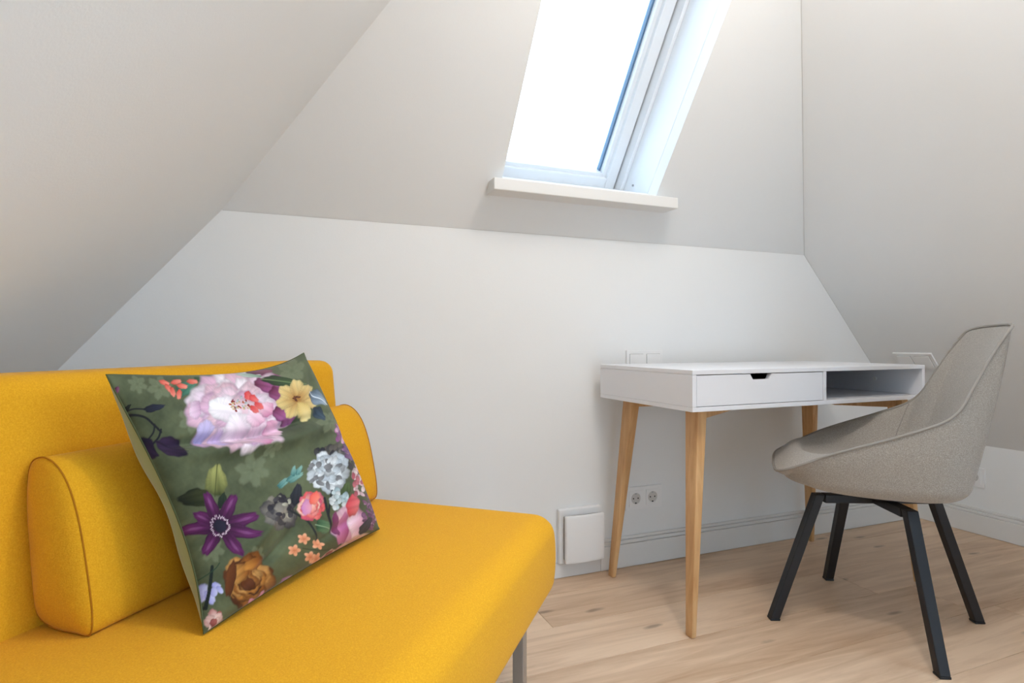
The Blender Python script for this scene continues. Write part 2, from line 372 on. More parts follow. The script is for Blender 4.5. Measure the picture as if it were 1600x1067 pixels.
# local x = u, local -y = v  ->  rotation about z
RZ = math.atan2(UX.y, UX.x)
U0, U1 = .36, 1.235
def crown(p, hx, hy, hz):
    a, b_ = min(1, abs(p.x)/hx), min(1, abs(p.y)/hy)
    if p.z > 0: p.z += .006*(1-a*a)*(1-b_*b_)*p.z/hz - .006*p.z/hz
    k = 1-min(1, abs(p.z)/hz)**2
    if p.y < 0: p.y -= .010*k*(-p.y/hy)
    p.x += math.copysign(.008*k*(abs(p.x)/hx)**4, p.x)
    return p
sofa = tag(empty('sofa', (0,0,0), RZ), 'mustard yellow armless sofa with an upholstered back and metal legs', 'sofa')
def place(o, u, v, z): o.location = (u, -v, z); return o
seat = obj('seat', rounded_box((U1-U0)/2, .33, .094, .042, 40, crown), M['yellow'], sofa, True); place(seat, (U0+U1)/2, -.632, .329)
def back_shape(p, hx, hy, hz):
    t = (p.z+hz)/(2*hz)
    p.y += .050*t
    k = 1-min(1, abs(p.z)/hz)**2
    p.y -= .010*k*(1-(p.x/hx)**2)*(1 if p.y < 0 else 0)
    return p
back = obj('backrest', rounded_box((U1-U0)/2-.005, .060, .260, .030, 40, back_shape), M['yellow'], sofa, True); place(back, (U0+U1)/2-.005, -.868, .487)
for uu, vv in ((U1-.10, -.352), (U0+.10, -.352), (U1-.10, -.90), (U0+.10, -.90)):
    place(obj('leg', box(-.012, .012, -.012, .012, -.120, .120, .002), M['steel'], sofa), uu, vv, .120)
obj('under_frame', box(U0+.06, U1-.06, .34, .92, .222, .244, .004), M['steel'], sofa)

# bolster: extruded D section with seams round both end faces
prof = [(-.726, .424), (-.722, .45), (-.730, .50), (-.744, .56), (-.762, .605), (-.785, .632), (-.812, .641), (-.834, .628),
        (-.838, .58), (-.832, .52), (-.825, .46), (-.818, .434), (-.79, .423), (-.75, .422)]
P = catmull(prof, 72, True); cen = P.mean(axis=0)
bol = tag(empty('bolster_cushion', (0,0,0), RZ), 'mustard yellow D-shaped bolster leaning on the sofa back behind the pillow', 'cushion')
b0, b1 = .520, 1.188
vt, fc = [], []; NS = 30; n = len(P)
rings_ = []
for k, (sc, du) in enumerate([(0.02, -.014), (.35, -.013), (.7, -.010), (.9, -.005), (.97, -.002), (1.0, .0)]): rings_.append((b0+du, sc))
for k in range(1, NS): rings_.append((b0+(b1-b0)*k/NS, 1.0+.006*math.sin(math.pi*k/NS)))
rings_ += [(b1, 1.0), (b1+.002, .97), (b1+.005, .9), (b1+.010, .7), (b1+.013, .35), (b1+.014, .02)]
for (uu, sc) in rings_:
    for q in P:
        w = cen+(q-cen)*sc; vt.append((uu, -w[0], w[1]))
for i in range(len(rings_)-1):
    for k in range(n): fc.append((i*n+k, i*n+(k+1) % n, (i+1)*n+(k+1) % n, (i+1)*n+k))
fc.append(tuple(range(n))); fc.append(tuple((len(rings_)-1)*n+k for k in range(n))[::-1])
bm_ = bmesh.new(); mv = [bm_.verts.new(p) for p in vt]
for f_ in fc: bm_.faces.new([mv[i] for i in f_])
obj('cover', bm_, M['yellow'], bol, True)
for uu in (b0, b1):
    obj('seam', tube([(uu, -(cen+(q-cen)*1.002)[0], (cen+(q-cen)*1.002)[1]) for q in P], .0011, True, 6), M['yseam'], bol, True)

# ---------------------------------------------------------------- floral throw pillow
pil = tag(empty('throw_pillow', (0,0,0), RZ), 'square olive green velvet throw pillow with a floral print leaning on the bolster', 'pillow')
cBL, cBR, cTR, cTL = (np.array(p) for p in ((.566, -.592, .424), (.980, -.590, .428), (.950, -.742, .770), (.553, -.742, .748)))
nrm_ = np.cross(cBR-cBL, cTL-cBL); nrm_ /= np.linalg.norm(nrm_)
if nrm_[1] < 0: nrm_ = -nrm_       # towards +v, out of the sofa back
def pillow_surface(a, b, side):
    """a, b in [0,1] (right, up); side +1 printed front, -1 plain back"""
    x, yb = 2*a-1, 2*b-1
    # edges pulled in between the corners; the bottom edge sags out under its weight
    ins = .030*(1-yb**2)
    a2 = .5+.5*x*(1-np.where(x < 0, .105, .05)*(1-yb**2)*(1-.45*yb))
    top_sag = .062*(1-x**2)*(1+.35*x); bot = .020*(1-x**2)
    b2 = b - top_sag*np.clip(b, 0, 1)**3 + bot*(1-b)**3
    base = ((1-a2)*(1-b2))[..., None]*cBL + (a2*(1-b2))[..., None]*cBR + (a2*b2)[..., None]*cTR + ((1-a2)*b2)[..., None]*cTL
    ex = .52 if side > 0 else .46
    prof_ = (np.clip(1-np.abs(x)**2.6, 0, 1)**ex)*(np.clip(1-np.abs(yb)**2.6, 0, 1)**ex)
    h = .060*prof_*(1+.18*(-yb))
    # soft creases running in from the left and right seams
    def crease(cx, cy, ang, ln, wd, amp):
        ca, sa = math.cos(ang), math.sin(ang); dx, dy = x-cx, yb-cy
        p_, q_ = dx*ca+dy*sa, -dx*sa+dy*ca
        return amp*np.exp(-(p_/ln)**2)*np.exp(-(q_/wd)**2)
    w = crease(-.60, .30, -.15, .42, .045, -.017)+crease(-.50, .17, -.12, .42, .06, .012)+crease(.1, .14, .05, .5, .07, .009)+crease(.05, .27, .06, .45, .045, -.013)+crease(-.2, .62, .1, .5, .06, -.005)
    w += crease(-.6, -.55, .5, .25, .06, .009)+crease(-.55, -.74, .45, .28, .045, -.010)+crease(.2, -.80, .1, .4, .045, -.007)+crease(.65, .5, 1.0, .3, .06, -.007)+crease(.7, -.1, .4, .25, .05, -.006)
    w += .0012*np.sin(9*x+4*yb)*np.sin(7*yb-3*x+1)
    h = h + w*np.clip(prof_*1.6, 0, 1)
    # back is pushed flat where it leans on the bolster
    if side < 0: h = .075*prof_*(1-.12*np.sin(7*yb+2)*(x < 0))
    return base + side*h[..., None]*nrm_

# the print: cloth coordinates (a, b) -> pattern units, a smooth warp of the cut cloth
WARP_E = [(i, j) for i in range(6) for j in range(6) if i+j <= 5]
WARP_X = [462.49, -75.16, -12.05, 5.88, -20.99, 9.38, 124.35, 17.78, 28.35, -7.72, -5.84, -35.32, -2.55, 8.41, -11.21, -20.40, -2.79, -17.36, -17.41, 6.92, 38.53]
WARP_Y = [705.68, -150.18, 15.00, 1.55, 9.60, -2.00, -38.81, 26.81, -9.81, 5.38, 0.60, 11.49, -15.71, -10.87, -2.98, 9.94, 0.70, 6.73, 8.37, -0.47, -19.10]

def paint_print(PX, PY):
    n_ = PX.shape; C = np.zeros(n_+(3,)); lin = lambda *c: np.array(srgb(*c)[:3])
    # soft mottled olive ground
    def fbm(sc, seed):
        r = np.random.default_rng(seed); out = np.zeros(n_)
        for o in range(6):
            k = r.uniform(-1, 1, 2)*sc*1.7**o; ph = r.uniform(0, 6.28)
            out += np.sin(PX*k[0]+PY*k[1]+ph+1.7*np.sin(PX*k[1]*.7-PY*k[0]*.6+ph*2))/1.5**o
        return out
    m_ = np.clip(.5+.16*fbm(.035, 3)+.10*fbm(.09, 5), 0, 1)[..., None]
    C[:] = lin(60, 67, 46)*(1-m_)+lin(98, 105, 76)*m_
    grain = .5+.5*np.sin(PX*1.9+3*np.sin(PY*.31))*np.sin(PY*2.3+2*np.sin(PX*.27))
    def blend(mask, colr): 
        mk = np.clip(mask, 0, 1)[..., None]; C[:] = C*(1-mk)+colr*mk
    pr_ = np.random.default_rng(99)
    def petal(cx, cy, rx, ry, ang, ci, co, edge=.35, soft=.10, tip=0.0, alpha=1.0, veins=0.0):
        # work only on the patch of cloth the petal covers
        sel = np.nonzero((np.abs(PX-cx) < 1.5*max(rx, ry)+2) & (np.abs(PY-cy) < 1.5*max(rx, ry)+2))
        if len(sel[0]) == 0: return
        ca, sa = math.cos(ang), math.sin(ang); dx, dy = PX[sel]-cx, PY[sel]-cy
        p_, q_ = (dx*ca+dy*sa)/rx, (-dx*sa+dy*ca)/ry
        if tip: q_ = q_/np.clip(1-tip*np.clip(p_, -1, 1), .15, 3)
        az = np.arctan2(q_, p_); ph = pr_.uniform(0, 6.28)
        big = max(rx, ry) > 8
        d = np.sqrt(p_*p_+q_*q_)*(1+(.055*np.sin(5*az+ph)+.035*np.sin(9*az+2*ph) if big else 0))
        mask = np.clip((1-d)/soft, 0, 1)*alpha
        g_ = np.clip(.5+.5*p_+(.10*np.sin(4*q_+ph) if big else 0), 0, 1)[..., None]
        colr = np.array(lin(*ci))*(1-g_)+np.array(lin(*co))*g_
        sh = 1-edge*np.clip((d-.55)/.45, 0, 1)**2
        if big:
            streak = np.sin(az*17+ph+2*np.sin(p_*3))*.5+np.sin(az*31+2*ph)*.3     # brushed petal veins
            sh = sh*(1+.10*streak*np.clip(d, 0, 1))*(1-.22*np.clip(q_*math.cos(ph)+.2*p_, 0, 1))
            rimhl = np.clip(1-np.abs(d-.93)/.05, 0, 1)*.22
            colr = colr*(1-rimhl[..., None])+rimhl[..., None]*np.minimum(1, colr*1.6+.05)
        if veins: sh = sh*(1-veins*np.clip(np.sin(q_*9+p_*2)*.5+.1, 0, 1))
        mk = np.clip(mask, 0, 1)[..., None]
        C[sel] = C[sel]*(1-mk)+np.clip(colr*sh[..., None], 0, 1)*mk
    def stem(pts, w, c):
        pp = catmull([(p[0], p[1]) for p in pts], 26)
        d = np.full(n_, 1e9)
        for i in range(len(pp)-1):
            a_, b_ = pp[i], pp[i+1]; e = b_-a_; L2 = (e@e)+1e-9
            t = np.clip(((PX-a_[0])*e[0]+(PY-a_[1])*e[1])/L2, 0, 1)
            d = np.minimum(d, np.hypot(PX-a_[0]-t*e[0], PY-a_[1]-t*e[1]))
        blend(np.clip((w-d)/1.0+.5, 0, 1), lin(*c))
    def leaf(x0, y0, x1, y1, w, ci, co, vein=None):
        cx, cy = (x0+x1)/2, (y0+y1)/2; L = math.hypot(x1-x0, y1-y0)/2; a_ = math.atan2(y1-y0, x1-x0)
        petal(cx, cy, L, w, a_, ci, co, .45, .12, .35, veins=.35)
        if vein: stem([(x0, y0), (cx, cy), (x1, y1)], .6, vein)
    def rosette(cx, cy, rx, ry, cols, layers=5, n0=9, seed=0, ang0=0.0, edge=.4, core=None, squash=1.0):
        r = np.random.default_rng(seed)
        for L_ in range(layers):
            f_ = 1-L_/layers; k = max(3, int(n0*(.45+.55*f_)))
            for j in r.permutation(k):
                g_ = ang0+2*math.pi*(j+r.uniform(-.25, .25))/k+L_*.5
                rr = f_*.62
                px, py = cx+math.cos(g_)*rx*rr, cy+math.sin(g_)*ry*rr
                c1 = cols[r.integers(len(cols))]; c2 = cols[r.integers(len(cols))]
                s_ = (.34+.12*f_)*r.uniform(.85, 1.2)
                petal(px, py, rx*s_, ry*s_*r.uniform(.75, 1.05), math.atan2(math.sin(g_)*ry, math.cos(g_)*rx), c1, c2, edge, .14, veins=.12)
        if core:
            for j in range(26):
                g_ = r.uniform(0, 6.28); q = r.uniform(0, .24)
                petal(cx+math.cos(g_)*rx*q, cy+math.sin(g_)*ry*q, 2.0, 1.6, 0, core[j % len(core)], core[j % len(core)], 0, .5)
    def florets(cx, cy, rx, ry, cols, count, size, seed):
        r = np.random.default_rng(seed)
        for j in range(count):
            g_ = r.uniform(0, 6.28); q = math.sqrt(r.uniform(0, 1))
            c1 = cols[r.integers(len(cols))]
            petal(cx+math.cos(g_)*rx*q, cy+math.sin(g_)*ry*q, size*r.uniform(.8, 1.2), size*r.uniform(.5, .8), r.uniform(0, 3.14), [int(v*.72) for v in c1], c1, .55, .2)
    # ghost flowers in the ground
    for (x, y_, r_) in ((250, 605, 20), (215, 600, 16), (395, 735, 26), (420, 700, 16), (455, 580, 20), (330, 860, 20), (400, 870, 16), (512, 660, 18), (300, 655, 22)):
        for j in range(6):
            g_ = j*1.05+x; petal(x+math.cos(g_)*r_*.55, y_+math.sin(g_)*r_*.55, r_*.55, r_*.36, g_, (112, 120, 92), (134, 140, 112), .2, .3, alpha=.45)
    # dark plum sprig, upper left
    stem([(188, 646), (206, 640), (228, 640), (240, 634)], 1.3, (26, 26, 34)); stem([(190, 646), (222, 652), (238, 664), (250, 676)], 1.8, (24, 24, 32))
    stem([(240, 664), (238, 676), (230, 688)], 1.3, (26, 26, 34)); stem([(250, 672), (246, 684), (238, 694)], 1.6, (26, 26, 34))
    leaf(222, 642, 258, 634, 6, (22, 22, 36), (40, 44, 62)); leaf(190, 648, 203, 632, 4, (24, 26, 26), (30, 34, 30))
    leaf(292, 706, 242, 690, 17, (34, 20, 44), (62, 44, 74), (30, 18, 36)); leaf(214, 684, 246, 716, 12, (26, 18, 40), (44, 28, 58))
    petal(180, 612, 4, 8, .3, (70, 20, 56), (150, 90, 120))
    # orange-red sprig and teal leaf, top
    leaf(276, 614, 306, 598, 11, (36, 88, 70), (84, 134, 112)); leaf(300, 592, 345, 598, 5, (40, 74, 40), (62, 96, 58))
    for (x, y_, a_) in ((258, 597, .4), (264, 606, .9), (276, 596, -.2), (270, 612, 1.3), (280, 616, 1.7), (285, 603, .2), (300, 596, .1)):
        petal(x, y_, 9, 4.5, a_, (196, 62, 44), (238, 142, 124), .3, .2)
    # magenta backing petals and the big pale peony
    for (x, y_, rx, ry, a_) in ((400, 600, 34, 16, .3), (425, 612, 30, 16, .5), (436, 636, 26, 16, .6), (446, 648, 18, 16, .2), (420, 590, 26, 10, .2)):
        petal(x, y_, rx, ry, a_, (92, 28, 56), (168, 92, 142), .4, .12, veins=.25)
    rosette(374, 640, 78, 56, [(236, 206, 218), (240, 222, 230), (222, 178, 200), (206, 164, 196), (244, 232, 236), (226, 186, 196)], 6, 12, 3, .3, .48)
    for (x, y_, rx, ry, a_, c1, c2) in ((322, 672, 17, 14, 1.8, (206, 188, 222), (176, 168, 214)), (348, 684, 14, 11, 1.4, (222, 190, 214), (196, 176, 218)), (306, 640, 10, 16, 0, (234, 206, 222), (206, 160, 190)),
                                        (400, 690, 18, 9, .2, (234, 206, 220), (206, 128, 164)), (430, 668, 16, 12, .5, (222, 150, 178), (240, 206, 220)), (350, 640, 26, 20, .4, (252, 246, 246), (240, 222, 230)),
                                        (372, 668, 24, 20, 1.2, (250, 240, 242), (232, 196, 212)), (398, 652, 16, 18, .9, (246, 226, 234), (224, 164, 188)), (416, 640, 12, 14, .7, (240, 200, 214), (206, 120, 156))):
        petal(x, y_, rx, ry, a_, c1, c2, .28, .12, veins=.15)
    for (x, y_, rx, ry, a_) in ((418, 602, 24, 11, .25), (438, 618, 20, 13, .6), (448, 636, 15, 15, .4), (452, 652, 11, 13, .9), (438, 646, 13, 12, .7)):
        petal(x, y_, rx, ry, a_, (104, 34, 66), (172, 96, 150), .45, .12, veins=.3)
    for (x, y_) in ((388, 618), (398, 622), (404, 634), (396, 640)): petal(x, y_, 9, 6, .6, (206, 48, 52), (232, 120, 116), .3, .2)
    florets(374, 632, 16, 12, [(150, 40, 34), (196, 92, 40), (230, 200, 150), (190, 210, 206)], 34, 2.4, 8)
    # leaves and the yellow bloom, upper right
    leaf(408, 592, 478, 600, 8, (28, 44, 24), (70, 92, 50), (110, 130, 84)); leaf(388, 580, 430, 578, 5, (74, 30, 50), (150, 90, 110)); leaf(370, 584, 412, 588, 4, (196, 206, 196), (120, 150, 120))
    for j in range(7):
        g_ = j*2*math.pi/7+.2; petal(464+math.cos(g_)*17, 624+math.sin(g_)*15, 17, 11, g_, (168, 116, 48), (232, 206, 138), .3, .12, -.2, veins=.2)
    petal(476, 642, 17, 10, .9, (206, 172, 96), (236, 214, 150), .3, .12); florets(462, 622, 6, 5, [(96, 44, 24), (130, 70, 30)], 12, 2.2, 4)
    leaf(484, 612, 512, 632, 11, (64, 80, 98), (172, 186, 200), (220, 226, 232)); leaf(492, 634, 506, 658, 6, (34, 44, 54), (70, 88, 104))
    # green leaves and the purple clematis
    leaf(336, 776, 340, 724, 19, (70, 78, 36), (176, 176, 104), (60, 66, 30)); leaf(328, 776, 274, 782, 15, (54, 60, 28), (24, 30, 22)); leaf(346, 796, 352, 768, 8, (22, 32, 24), (40, 52, 36))
    for (g_, L) in ((-.28, 64), (.22, 62), (.92, 56), (2.1, 52), (3.02, 60), (-2.75, 46), (-1.98, 56), (-1.08, 56)):
        px, py = 343+math.cos(g_)*L*.56, 822+math.sin(g_)*L*.56
        petal(px, py, L*.50, 11.5, g_, (44, 10, 40), (104, 36, 96), .5, .12, .12, veins=.45)
        petal(px+math.cos(g_)*6, py+math.sin(g_)*6, L*.26, 3.0, g_, (110, 46, 104), (164, 104, 158), .1, .5, alpha=.55)
    rr_ = np.random.default_rng(5)
    for j in range(40):
        g_ = j*2*math.pi/40; q = rr_.uniform(13, 17); petal(343+math.cos(g_)*q, 822+math.sin(g_)*q, 2.2, 1.0, g_, (190, 160, 178), (226, 206, 216), 0, .4)
    petal(343, 822, 12, 11, 0, (24, 20, 36), (38, 34, 54), .4, .15)
    # bronze peony, pink and lilac blooms along the bottom
    rosette(388, 906, 38, 42, [(140, 84, 30), (184, 122, 54), (104, 54, 20), (206, 150, 80), (78, 38, 16)], 6, 10, 11, .2, .65)
    petal(374, 896, 20, 15, -.5, (214, 160, 84), (150, 88, 34), .5, .1, veins=.4); petal(398, 880, 20, 9, -.4, (206, 140, 62), (120, 62, 22), .5, .1); petal(360, 905, 9, 30, .15, (108, 58, 22), (84, 42, 16), .5, .12)
    for (x, y_, rx, ry, a_) in ((316, 928, 7, 18, .2), (326, 934, 8, 13, -.3), (336, 916, 9, 6, .3), (342, 922, 8, 5, .8), (332, 926, 7, 8, 0)): petal(x, y_, rx, ry, a_, (142, 142, 206), (198, 200, 232), .3, .2)
    stem([(319, 952), (326, 920), (330, 886)], 2.6, (26, 34, 32)); stem([(312, 906), (334, 890), (342, 880)], .8, (40, 62, 44))
    rosette(334, 972, 20, 18, [(206, 168, 160), (168, 98, 92), (232, 206, 200), (130, 64, 62)], 3, 6, 14, 0, .4)
    petal(296, 872, 6, 9, 0, (206, 84, 110), (232, 140, 156)); petal(300, 886, 6, 9, .2, (190, 58, 92), (226, 120, 140))
    for (g_) in (2.6, 3.4, -.6, .6, 1.5, -1.6): petal(413+math.cos(g_)*11, 941+math.sin(g_)*8, 12, 5.5, g_, (186, 88, 142), (226, 168, 204), .3, .15, .2)
    leaf(416, 930, 444, 922, 7, (40, 18, 48), (64, 34, 70)); stem([(424, 928), (440, 916), (450, 908)], 1.2, (44, 26, 44)); leaf(438, 914, 462, 900, 7, (150, 92, 158), (216, 176, 222))
    # grey hydrangea, rosebud, teal sprig
    rosette(438, 800, 28, 28, [(66, 62, 66), (104, 98, 94), (44, 40, 48), (150, 142, 128)], 3, 8, 21, .1, .5)
    florets(440, 798, 22, 20, [(188, 182, 162), (74, 70, 74), (52, 48, 56)], 16, 6, 22)
    stem([(452, 796), (478, 812), (492, 836), (498, 858)], 1.7, (34, 38, 40)); leaf(460, 790, 468, 754, 9, (30, 32, 40), (52, 54, 62))
    rosette(487, 790, 21, 25, [(226, 96, 96), (238, 150, 140), (206, 84, 110), (246, 196, 176)], 4, 7, 31, 0, .35); petal(480, 792, 9, 14, .2, (196, 130, 190), (232, 160, 176), .3, .2); petal(492, 778, 8, 12, .5, (232, 84, 74), (244, 140, 120), .3, .15)
    leaf(492, 820, 522, 826, 11, (44, 84, 56), (110, 146, 108), (150, 176, 140))
    for (x0, y0, x1, y1, w) in ((434, 762, 456, 744, 5), (448, 752, 476, 738, 6), (458, 744, 462, 726, 4), (464, 742, 474, 726, 4)): leaf(x0, y0, x1, y1, w, (62, 118, 118), (142, 182, 168))
    # white hydrangea and dark buds
    florets(516, 704, 26, 10, [(40, 40, 52), (66, 64, 66), (96, 90, 84)], 26, 6, 41); florets(540, 716, 14, 20, [(84, 80, 78), (120, 112, 106), (60, 56, 60)], 20, 6, 42)
    rosette(514, 736, 32, 30, [(206, 212, 216), (228, 232, 234), (150, 152, 154), (184, 192, 200)], 3, 9, 43, .2, .45); florets(512, 738, 28, 24, [(232, 236, 238), (206, 214, 220), (136, 136, 138)], 36, 6.5, 44)
    stem([(508, 778), (516, 812), (529, 853)], 2.0, (30, 34, 42)); stem([(520, 766), (516, 790), (514, 806)], 1.6, (30, 34, 42))
    leaf(538, 776, 544, 752, 7, (54, 74, 40), (88, 106, 62)); florets(532, 780, 13, 18, [(206, 222, 224), (184, 206, 212), (232, 238, 238)], 22, 6, 46)
    # tulip and the flowers along the right seam
    petal(546, 820, 27, 35, .15, (226, 186, 200), (206, 130, 168), .4, .12, veins=.2); petal(536, 826, 10, 28, .25, (206, 130, 170), (160, 74, 120), .3, .15); petal(556, 822, 12, 28, -.05, (240, 214, 222), (216, 156, 184), .3, .15, veins=.2)
    petal(551, 790, 11, 18, .1, (206, 60, 74), (226, 118, 122), .35, .15, veins=.3); petal(526, 818, 6, 20, -.1, (110, 44, 86), (140, 70, 110), .3, .15)
    florets(534, 678, 10, 16, [(196, 120, 170), (226, 176, 206), (150, 84, 138)], 18, 6, 51); florets(546, 705, 8, 18, [(130, 88, 134), (92, 62, 96), (160, 120, 150)], 20, 5, 52)
    florets(560, 752, 11, 26, [(232, 196, 200), (206, 110, 120), (244, 222, 220), (190, 90, 104)], 32, 6, 53); florets(578, 800, 11, 30, [(140, 92, 130), (176, 132, 164), (112, 70, 106)], 44, 4.5, 54)
    leaf(560, 836, 580, 808, 6, (44, 40, 52), (70, 64, 74))
    # small orange blossoms
    for (x, y_) in ((457, 861), (472, 843), (495, 851), (480, 872), (492, 874)):
        for g_ in (0, 1.3, 2.5, 3.8, 5.0): petal(x+math.cos(g_)*5, y_+math.sin(g_)*4.5, 5.5, 3.6, g_, (214, 126, 84), (240, 182, 146), .3, .2)
    stem([(470, 858), (500, 861), (522, 856), (532, 850)], .9, (60, 66, 50))
    for (x, y_, rx, ry, a_) in ((556, 846, 24, 8, -.5), (540, 856, 18, 8, -.4), (515, 868, 16, 8, -.6), (498, 886, 16, 5, -.8), (486, 898, 12, 4, -.8)): petal(x, y_, rx, ry, a_, (196, 132, 128), (230, 200, 186), .4, .15, veins=.3)
    petal(516, 866, 10, 6, -.5, (120, 50, 50), (170, 90, 84), .4, .2)
    C[:] = C*(.96+.08*grain[..., None])
    return np.clip(C, 0, 1)

def grid_mesh(name, N, side, m, parent, colour=False):
    k = np.linspace(0, 1, N); k = .5-.5*np.cos(np.pi*k)*(.35)-.5*(1-2*k)*.65   # a little denser at the seams
    a, b = np.meshgrid(k, k)
    S = pillow_surface(a, b, side); S = np.stack([S[..., 0], -S[..., 1], S[..., 2]], -1)
    idx = np.arange(N*N).reshape(N, N)
    q = np.stack([idx[:-1, :-1], idx[:-1, 1:], idx[1:, 1:], idx[1:, :-1]], -1).reshape(-1, 4)
    if side > 0: q = q if True else q[:, ::-1]
    me = bpy.data.meshes.new(name); nf = len(q)
    me.vertices.add(N*N); me.vertices.foreach_set('co', S.reshape(-1).astype(np.float32))
    me.loops.add(nf*4); me.loops.foreach_set('vertex_index', q.reshape(-1).astype(np.int32))
    me.polygons.add(nf); me.polygons.foreach_set('loop_start', (np.arange(nf)*4).astype(np.int32)); me.polygons.foreach_set('use_smooth', np.ones(nf, bool))
    me.update(calc_edges=True); me.validate()
    if colour:
        xa, yb = 2*a-1, 2*b-1
        px = sum(c_*xa**i*yb**j for c_, (i, j) in zip(WARP_X, WARP_E)); py = sum(c_*xa**i*yb**j for c_, (i, j) in zip(WARP_Y, WARP_E))
        C = paint_print(px, py)
        at = me.color_attributes.new('print', 'FLOAT_COLOR', 'POINT')
        at.data.foreach_set('color', np.concatenate([C.reshape(-1, 3), np.ones((N*N, 1))], 1).astype(np.float32).reshape(-1))
    me.materials.append(m)
    o = bpy.data.objects.new(name, me); col.objects.link(o); o.parent = parent; return o
M['print'] = mat('floral_velvet_print', (.2, .2, .1, 1), .75, .25, 0, .15)
at = nd(M['print'], 'ShaderNodeVertexColor', layer_name='print'); lk(M['print'], at.outputs[0], M['print'].node_tree.nodes['Principled BSDF'].inputs['Base Color'])
tag(grid_mesh('printed_front', 400, 1, M['print'], pil, True), 'olive velvet front printed with peonies, clematis, hydrangea and tulips')
tag(grid_mesh('plain_back', 60, -1, M['velvet'], pil), 'plain lighter olive velvet back')
k = np.linspace(0, 1, 40)
eb = [pillow_surface(k, np.zeros(40), 1), pillow_surface(np.ones(40), k, 1), pillow_surface(k[::-1], np.ones(40), 1), pillow_surface(np.zeros(40), k[::-1], 1)]
loop = np.concatenate([e[:-1] for e in eb]); loop[:, 1] *= -1
obj('seam', tube([tuple(p) for p in loop], .0013, True, 6), M['vseam'], pil, True)

# ---------------------------------------------------------------- desk (own frame at its front left corner)
DW, DD, DZ0, DZ1 = .957, .455, .607, .718; T = .0125
desk = tag(empty('desk', (1.0, 1.222, 0), math.radians(1.2)), 'white writing desk with one drawer, an open shelf and splayed oak legs', 'desk')
obj('top_panel', box(0, DW, 0, DD, DZ1-T, DZ1, .0012), M['desk'], desk)
obj('bottom_panel', box(0, DW, 0, DD, DZ0, DZ0+T, .0012), M['desk'], desk)
obj('side_panel', box(0, .0135, .0005, DD, DZ0+T+.0003, DZ1-T-.0003, .0008), M['desk'], desk)
obj('side_panel', box(DW-.0135, DW, .0005, DD, DZ0+T+.0003, DZ1-T-.0003, .0008), M['desk'], desk)
obj('back_panel', box(.0138, DW-.0138, DD-.014, DD-.002, DZ0+T+.0003, DZ1-T-.0003), M['desk'], desk)
DX = .487
obj('divider', box(DX, DX+.0125, .0006, DD-.0145, DZ0+T+.0003, DZ1-T-.0003, .0006), M['desk'], desk)
# drawer: front with a bevelled finger notch, and its tray
dx0, dx1, dz0, dz1 = .0155, DX-.002, DZ0+T+.0018, DZ1-T-.0018
dr = empty('drawer', (0,0,0)); dr.parent = desk
nx = .242
poly = [(dx0, dz0), (dx1, dz0), (dx1, dz1), (nx+.040, dz1), (nx+.030, dz1-.0155), (nx-.030, dz1-.0155), (nx-.040, dz1), (dx0, dz1)]
drf = obj('drawer_front', prism(poly, (0, .002, 0), (1,0,0), (0,0,1), (0,1,0), .014), M['desk'], desk)
bpy.data.objects.remove(dr)
obj('drawer_tray', box(dx0+.01, dx1-.01, .0165, DD-.03, dz0+.006, dz1-.02), M['desk_dark'], drf)  # solid block; its dark colour paints the shade inside the drawer
b = cyl((DW-.0140, .16, .664), (1,0,0), .007, .002, 16, .0005); tag(obj('screw_cover', b, M['plastic'], desk), 'round white screw cover')
b = cyl((DW-.0140, .36, .664), (1,0,0), .007, .002, 16, .0005); obj('screw_cover', b, M['plastic'], desk)
def desk_leg(fx, fy, sx, sy):
    """splayed tapered oak leg: foot at (fx, fy); sx, sy point to the desk centre; its bracket runs diagonally under the bottom panel"""
    tx, ty = fx+sx*.052, fy+sy*.040
    def quad(cx, cy, z, w):
        c_ = Vector((cx, cy, z)); a_ = Vector((w*.60, 0, 0)); b_ = Vector((0, w, 0))
        return [c_+a_+b_, c_-a_+b_, c_-a_-b_, c_+a_-b_]
    o = obj('leg', hexa(quad(fx, fy, 0.0005, .0130), quad(tx, ty, DZ0-.0005, .0265), .0025, 3), M['oak'], desk); auto_smooth(o, 40)
    dg = Vector((sx*.92, sy*.40, 0)).normalized(); pr = Vector((-dg.y, dg.x, 0))*.014
    s_ = Vector((tx, ty, 0))+dg*.012; e_ = s_+dg*.22
    def pt(p, z, q): return Vector((p.x, p.y, z))+pr*q
    bt = hexa([pt(s_, DZ0-.030, -1), pt(s_, DZ0-.030, 1), pt(e_-dg*.02, DZ0-.022, 1), pt(e_-dg*.02, DZ0-.022, -1)],
              [pt(s_, DZ0-.0006, -1), pt(s_, DZ0-.0006, 1), pt(e_, DZ0-.0006, 1), pt(e_, DZ0-.0006, -1)], .002)
    obj('bracket', bt, M['oak'], o)
desk_leg(.020, .030, 1, 1); desk_leg(.044, .452, 1, -1); desk_leg(.947, .012, -1, 1); desk_leg(.963, .438, -1, -1)

